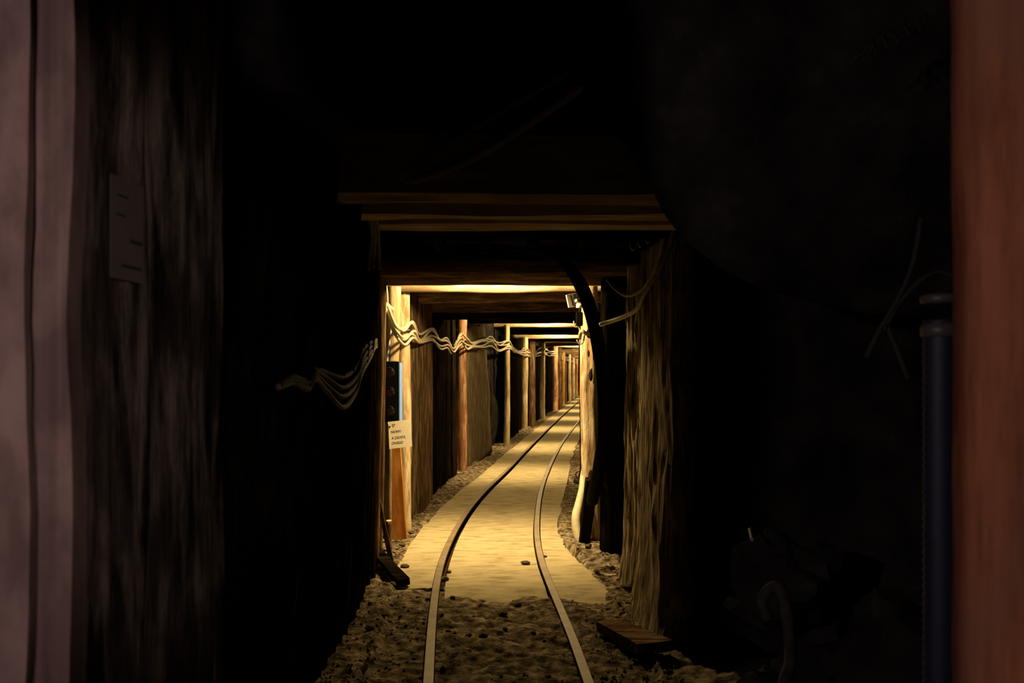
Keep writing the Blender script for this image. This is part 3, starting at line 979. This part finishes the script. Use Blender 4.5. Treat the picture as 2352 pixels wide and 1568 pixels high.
# pale plank lying on the right foreground
tag(board('loose_plank', (.490, 4.64, .065), (.655, 4.22, .075), (1, .3, .0), .125, .19, .05, 542, M['brownX'], None, rough=.012, nl=10, nw=5),
    'loose brown plank lying on the ground in the right foreground', 'plank')
tag(board('wood_chip', G(1362, 1328) + Vector((0, 0, .012)), G(1414, 1326) + Vector((0, 0, .014)), (0, 1, 0), .05, .035, .016, 543, M['paleX'], None, rough=.006, nl=6, nw=2),
    'small pale wood chip on the dirt before the thick dark post', 'wood chip')

# cables along the left wall
def Dw(px):
    return interp([(640, 2.72), (720, 3.2), (790, 3.75), (830, 4.25), (866, 5.3), (880, 6.3), (888, 6.9)], px)
NODES = [(640, 882, 6), (655, 874, 8), (676, 866, 12), (704, 872, 22), (722, 846, 24), (750, 856, 40), (785, 866, 70), (814, 846, 60), (831, 806, 52),
         (850, 788, 34), (866, 772, 28), (881, 728, 22)]
NODES2 = [(889, 700, 12, 7.10), (905, 733, 22, 7.12), (925, 755, 40, 7.2), (948, 740, 36, 7.5), (966, 770, 22, 8.3), (992, 757, 22, 9.3), (1012, 776, 26, 10.2),
          (1028, 774, 22, 11.1), (1041, 788, 22, 11.7), (1058, 766, 22, 12.22), (1073, 770, 38, 12.3), (1086, 785, 14, 12.9), (1110, 778, 20, 13.8),
          (1128, 775, 18, 14.7), (1146, 786, 20, 15.6), (1168, 780, 22, 16.15), (1181, 800, 10, 18), (1196, 805, 10, 20), (1203, 798, 18, 21.1), (1213, 803, 17, 21.4),
          (1224, 809, 12, 23), (1241, 799, 18, 25.6), (1253, 800, 16, 25.8), (1262, 806, 12, 29), (1271, 803, 16, 31.2), (1283, 806, 14, 33), (1293, 815, 10, 36.8),
          (1301, 819, 9, 39.5), (1309, 818, 12, 41.2), (1318, 823, 9, 45.6), (1326, 827, 8, 49.2)]
CN = ['topmost', 'second', 'middle', 'fourth', 'lowest']
for i in range(5):
    tt = i / 4
    rr = random.Random(70 + i)
    pts = [P(880, 722 + 8 * i, 6.95), P(884, 706 + 3 * i, 7.05)]
    for (x, y, s, d) in NODES2:
        j = 10.0 / d
        pts.append(P(x + rr.uniform(-2.5, 2.5) * j, y + s * min(1, max(0, tt + rr.uniform(-.25, .25))) + rr.uniform(-4, 4) * j, d - .02 * (i % 2)))
    tag(tube('power_cable', pts, .0115, M['cable'], None, ns=8, n=6), CN[i] + ' of the five beige cables slung along the lit left wall', 'cable', 'cables along the left wall')
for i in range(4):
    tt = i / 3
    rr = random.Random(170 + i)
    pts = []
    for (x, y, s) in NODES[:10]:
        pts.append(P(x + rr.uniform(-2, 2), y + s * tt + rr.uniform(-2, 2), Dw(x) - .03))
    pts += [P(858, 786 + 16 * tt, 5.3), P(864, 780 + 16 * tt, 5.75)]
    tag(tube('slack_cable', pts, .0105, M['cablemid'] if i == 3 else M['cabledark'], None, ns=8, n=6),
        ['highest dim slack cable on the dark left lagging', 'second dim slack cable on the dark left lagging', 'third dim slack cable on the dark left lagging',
         'lowest slack cable, sagging furthest and coloured lighter as if lit on the dark left lagging'][i], 'cable', 'slack cables on the dark lagging')
# drop cable on the lit post
tag(tube('drop_cable', [P(886, 655, 7.2), P(889, 676, 7.22), P(890, 700, 7.2), P(893, 716, 7.2), P(899, 740, 7.2), P(895, 775, 7.2), P(890, 815, 7.2), P(888, 850, 7.2)], .010, M['cable'], None),
    'single beige cable dropping down the front of the lit post to the signal box', 'cable')
tag(tube('insulator', [P(889, 700, 7.12), P(895, 706, 7.12), P(903, 712, 7.13)], .018, M['wirepale'], None, ns=10),
    'short pale cable clamp at the top of the lit post', 'clamp')

# hook and cables at the upper right
tag(tube('hanging_cable', [P(1530, 470, 4.3), P(1528, 520, 4.4), P(1515, 590, 4.6), P(1495, 640, 4.8), P(1470, 668, 5.0), P(1440, 678, 5.2), P(1415, 664, 5.4), P(1395, 640, 5.6)], .012, M['cabledim'], None),
    'grey cable looping down from the roof and back up in the upper right', 'cable')
tag(tube('hanging_cable', [P(1552, 500, 4.3), P(1540, 560, 4.4), P(1515, 620, 4.5), P(1485, 665, 4.65), P(1474, 690, 4.8), P(1468, 706, 5.0)], .012, M['cabledim'], None),
    'grey cable running down along the grey split slabs', 'cable')
tag(tube('cable_end', [P(1380, 745, 5.6), P(1405, 737, 5.5), P(1435, 726, 5.3), P(1462, 710, 5.1), P(1472, 690, 5.0)], .014, M['wirepale'], None),
    'pale cable end poking out beside the curved black hose', 'cable')
t = thing('roof_hooks', P(1442, 312, 4.5), 'row of small metal hooks under the fourth roof beam', 'hooks')
for k in range(3):
    x = 1446 + k * 17
    tube('hook', [P(x, 520, 4.5), P(x + 2, 560 - 8 * k, 4.5), P(x + 8, 574 - 8 * k, 4.5), P(x + 15, 560 - 8 * k, 4.5)], .006, M['metal'], t, ns=6)

# curved black hose with a plank end
t = thing('black_hose', P(1340, 1258, 6.95), 'thick black hose curving from the roof down to a plank end on the floor', 'hose')
hp = [P(936, 336, 5.0), P(1030, 572, 5.2), P(1110, 576, 5.5), P(1190, 572, 5.55), P(1250, 580, 5.65), P(1297, 605, 5.7), P(1334, 655, 5.75), P(1360, 725, 5.85), P(1377, 810, 5.95), P(1386, 900, 6.0), P(1386, 1000, 6.1), P(1375, 1080, 6.3), P(1360, 1150, 6.65)]
path = spline(hp, 6)
rad = [interp([(0, .008), (18, .012), (28, .03), (36, .044), (46, .046), (72, .044)], i) for i in range(len(path))]
V, Fc = tube_geo(path, rad, 14)
link_mesh('hose', V, Fc, M['rubber'], t, path[-1])
board('plank_end', P(1340, 1258, 6.95), P(1360, 1100, 6.66), (1, .1, 0), .075, .09, .05, 550, M['darkZ'], t, rough=.003, nl=6, nw=2)

# pale hose at the foot of the right post
tag(tube('pale_hose', [P(1346, 1060, 7.55), P(1340, 1095, 7.45), P(1337, 1125, 7.35), P(1329, 1160, 7.25), P(1323, 1188, 7.15), P(1325, 1218, 7.08), P(1334, 1246, 7.02), P(1344, 1262, 6.98)],
         [interp([(0, .026), (12, .03), (22, .036), (42, .033)], i) for i in range(43)], M['hosepale'], None, ns=14, n=6),
    'thick pale hose bending down to the floor at the right post', 'hose')
# scrap iron clump beside it
t = thing('scrap_iron', P(1327, 1108, 8.2), 'rusty scrap iron clump with a ring standing by the pale hose', 'scrap')
V, Fc = stone_geo(P(1327, 1104, 8.2), .045, .04, .03, 9)
link_mesh('lump', V, Fc, M['iron'], t, P(1327, 1104, 8.2))
ring = [P(1330, 1090, 8.2) + Vector((.03 * math.cos(a), 0, .03 * math.sin(a))) for a in [2 * math.pi * q / 20 for q in range(21)]]
V, Fc = tube_geo(ring, .006, 6)
link_mesh('ring', V, Fc, M['iron'], t, ring[0])
tube('rod', [P(1328, 1100, 8.2), P(1333, 1075, 8.2), P(1336, 1058, 8.2), P(1334, 1040, 8.2)], .005, M['iron'], t, ns=6)
tube('cross_rod', [P(1335, 1062, 8.2), P(1343, 1063, 8.2)], .005, M['iron'], t, ns=6)

# floodlight on the right post
c = P(1318, 689, 7.28)
t = thing('floodlight', c, 'unlit grey floodlight with bracket on top of the right lit post', 'floodlight')
Rf = Matrix.Rotation(math.radians(-12), 3, 'Y') @ Matrix.Rotation(math.radians(-55), 3, 'Z')
hs = box('housing', c + Vector((.025, .03, .005)), (.05, .11, .095), M['iron'], t, Rf, bev=.008)
box('front_frame', c + Rf @ Vector((-.012, 0, 0)), (.012, .12, .108), M['porcelain'], t, Rf, bev=.003)
for k in range(3):
    box('cooling_fin', c + Vector((.05 + .013 * k, .0, .03 - .012 * k)), (.006, .06, .05), M['metal'], t, Matrix.Rotation(math.radians(28), 3, 'Y'))
V, Fc = disc_geo(c + Vector((.048, -.01, -.062)), (0, 0, 1), .032, .03, 14, .015)
link_mesh('lamp_socket', V, Fc, M['porcelain'], t, c + Vector((.048, -.01, -.06)))
V, Fc = disc_geo(c + Vector((.02, -.03, -.008)), (-.3, -1, 0), .014, .012, 12, .006)
link_mesh('knob', V, Fc, M['porcelain'], t, c)
tube('bracket', [c + Vector((.06, .02, .03)), c + Vector((.085, .03, .0)), c + Vector((.085, .06, -.06))], .008, M['metal'], t, ns=6)
box('junction_box', c + Vector((.045, .02, -.15)), (.055, .05, .11), M['rubber'], t, bev=.006)
# cable clip loops on the right post
tag(tube('post_cable', [P(1318, 737, 7.3), P(1321, 750, 7.3), P(1330, 752, 7.3), P(1334, 775, 7.3), P(1330, 787, 7.3), P(1325, 780, 7.3), P(1332, 790, 7.3), P(1340, 784, 7.3), P(1343, 765, 7.28)], .006, M['cable'], None, ns=6),
    'thin beige cable loop hanging under the floodlight', 'cable')
tag(tube('cable_bend', [P(1332, 774, 7.30), P(1333, 766, 7.26), P(1337, 760, 7.24), P(1343, 764, 7.24), P(1352, 768, 7.26), P(1362, 766, 7.3)], .015, M['cable'], None, ns=10),
    'thick beige cable bend across the right lit post', 'cable')
tag(tube('post_ring', [P(1353, 756, 7.27) , P(1349, 764, 7.26), P(1351, 772, 7.26), P(1357, 774, 7.27), P(1361, 768, 7.28)], .010, M['rubber'], None, ns=8),
    'black clamp ring on the right lit post', 'clamp')

# rough hanging bundle on the upper left
t = thing('rope_bundle', P(865, 610, 4.2), 'dim frayed rope bundle hanging at the left end of the near beams', 'rope')
for k in range(6):
    rr = random.Random(k)
    x = 842 + k * 3
    tube('strand', [P(x, 450 + 5 * k, 3.75), P(x + 6 + rr.uniform(-4, 4), 500, 3.9), P(x + 9 + rr.uniform(-6, 6), 550, 4.05), P(x + 8 + rr.uniform(-9, 9), 585, 4.15), P(x + 8 + rr.uniform(-12, 6), 612 + rr.uniform(-10, 10), 4.2)],
         .010, M['cabledim'], t, ns=6)
# two cables sweeping up to the roof above the mouth
tag(tube('roof_cable', [P(850, 432, 3.3), P(930, 395, 3.28), P(1010, 345, 3.25), P(1100, 288, 3.22), P(1190, 235, 3.2), P(1320, 160, 3.15)], .011, M['cabledim'], None),
    'upper of two dim cables sweeping across the dark roof', 'cable')
tag(tube('roof_cable', [P(872, 427, 3.3), P(935, 419, 3.28), P(1000, 400, 3.26), P(1070, 372, 3.24), P(1150, 328, 3.22), P(1240, 268, 3.2), P(1345, 195, 3.15)], .015, M['cable'], None),
    'lower and paler of two cables sweeping across the dark roof', 'cable')

# lower right: rubble, hose loop, cables in the dark
rub = thing('rubble_heap', (1.15, 3.3, -.03), 'dark heap of rubble against the right wall of the mouth', 'rubble')
for k in range(16):
    rr = random.Random(900 + k)
    d = 2.7 + 1.2 * rr.random()
    x = 1.0 + .45 * rr.random()
    z = .04 + .55 * max(0, (x - .9)) * rr.random() + (.3 if x > 1.1 else 0) * rr.random()
    V, Fc = stone_geo((x, d, z), .14 + .1 * rr.random(), .14 + .1 * rr.random(), .11 + .08 * rr.random(), k, 12, 8)
    link_mesh('boulder', V, Fc, M['rock'], rub, (x, d, z), smooth=False)
V, Fc = stone_geo(P(1800, 1330, 3.3), .18, .2, .17, 77, 14, 9)
link_mesh('boulder', V, Fc, M['rock'], rub, P(1800, 1330, 3.3), smooth=False)
tag(tube('peg', [P(1722, 1215, 3.2), P(1728, 1240, 3.1)], .006, M['cabledim'], None), 'short pale peg sticking out of the rubble', 'peg')
tag(tube('dark_hose', [P(1765, 1420, 2.75), P(1752, 1385, 2.75), P(1765, 1355, 2.75), P(1790, 1350, 2.72), P(1805, 1390, 2.7), P(1812, 1450, 2.66), P(1815, 1520, 2.6), P(1800, 1570, 2.55), P(1790, 1640, 2.5)], .018, M['cabledark'], None, ns=10),
    'dim hose bent in a loop low in the right foreground', 'hose')
CAB = [([(2115, 500), (2105, 570), (2085, 640), (2055, 700), (2020, 760), (1990, 820)], 'upper thin cable crossing the dark right wall'),
       ([(2200, 640), (2160, 625), (2120, 640), (2070, 690), (2045, 730), (2030, 760)], 'arched thin cable beside the blue pipe'),
       ([(2035, 745), (2055, 790), (2075, 840), (2085, 870)], 'short cable end hanging on the dark right wall')]
for pts, lab in CAB:
    tag(tube('wall_cable', [P(x, y, 2.3) for x, y in pts], .007, M['cabledark'], None, ns=6), lab, 'cable')
t = thing('wire_mesh', P(2040, 90, 2.5), 'dim crumpled wire mesh under the roof in the upper right', 'wire mesh')
for k in range(6):
    rr = random.Random(40 + k)
    tube('wire', [P(1950 + 25 * k, 150 - 14 * k + rr.uniform(-8, 8), 2.5), P(1975 + 25 * k, 120 - 15 * k + rr.uniform(-8, 8), 2.48), P(1990 + 25 * k, 140 - 14 * k, 2.46), P(2010 + 24 * k, 100 - 12 * k + rr.uniform(-8, 8), 2.5)], 0.003, M['cabledark'], t, ns=5, n=4)

# ------------------------------------------------------------------ stones and crumbs on the floor
rs = random.Random(11)
def fz(x, d):
    return -0.01
proto = []
for k in range(6):
    V, Fc = stone_geo((0, 0, 0), 1, .85, .6, 60 + k, 8, 5)
    me = bpy.data.meshes.new('stone')
    me.from_pydata([tuple(v) for v in V], [], Fc)
    me.materials.append(M['stone'])
    proto.append(me)
spots = [(1030, 1322), (1020, 1340), (985, 1378), (1040, 1376), (1190, 1398), (1212, 1396), (1148, 1420), (1155, 1424), (1207, 1302), (1248, 1287),
         (960, 1375), (880, 1430), (900, 1400), (870, 1380), (1370, 1330), (1390, 1300), (1405, 1318), (1420, 1390), (1440, 1360), (1478, 1370), (1430, 1420),
         (1390, 1262), (1350, 1285), (925, 1260), (945, 1232), (915, 1290), (930, 1310), (905, 1345), (1225, 1465), (1110, 1470), (1160, 1455), (850, 1450), (1480, 1420),
         (1500, 1440), (950, 1195), (1010, 1130), (1060, 1075), (1355, 1235), (1030, 1460), (1330, 1530)]
for k, (x, y) in enumerate(spots):
    g = G(x, y)
    s = rs.uniform(.014, .034)
    o = bpy.data.objects.new('stone', proto[k % 6])
    o.scale = (s, s, s * .8)
    walkz = .02 if (g.y > 5.8 and interp(lt, g.y) - .28 < g.x < interp(rt, g.y) + .2) else floor_z(g.x, g.y)
    o.location = (g.x, g.y, walkz + s * .3)
    o.rotation_euler = (0, 0, rs.uniform(0, 6.28))
    COL.objects.link(o)
    if g.x < interp(lt, g.y):
        where = 'on the dirt left of the left rail'
    elif g.x > interp(rt, g.y):
        where = 'on the dirt right of the right rail'
    else:
        where = 'on the walkway between the rails' if g.y > 5.75 else 'on the dark dirt between the rails in front of the walkway'
    tag(o, 'small dark stone ' + where, 'stone', 'loose stones ' + where)
V, Fc = [], []
for k in range(2800):
    d = 3.2 + 9 * rs.random() ** 1.6
    side = rs.random()
    if side < .35:
        x = interp(LX, d) + .05 + .45 * rs.random() ** 1.5
    elif side < .72:
        x = interp(RX, d) - .05 - .42 * rs.random() ** 1.5
    else:
        x = rs.uniform(interp(LX, d) + .1, interp(RX, d) - .1)
        if d > 5.4 and rs.random() > .12:
            continue
    s = rs.uniform(.004, .013) * (1.6 if rs.random() < .12 else 1)
    z = floor_z(x, d) + .3 * s
    if d > 5.5 and interp(lt, d) - .30 < x < interp(rt, d) + .2:
        continue
    n0 = len(V)
    R = Matrix.Rotation(rs.uniform(0, 6.28), 3, 'Z')
    for q in ((1, 0, 0), (0, .8, 0), (-1, .1, 0), (.1, -.9, 0), (0, 0, .45), (0, 0, -.6)):
        V.append(Vector((x, d, z)) + R @ (Vector(q) * s * rs.uniform(.7, 1.3)))
    for f in ((0, 1, 4), (1, 2, 4), (2, 3, 4), (3, 0, 4), (1, 0, 5), (2, 1, 5), (3, 2, 5), (0, 3, 5)):
        Fc.append(tuple(n0 + j for j in f))
gr = link_mesh('gravel', V, Fc, M['crumb'], None, None, smooth=False)
tag(gr, 'fine gravel and crumbs strewn over the dirt floor', 'gravel', kind='stuff')
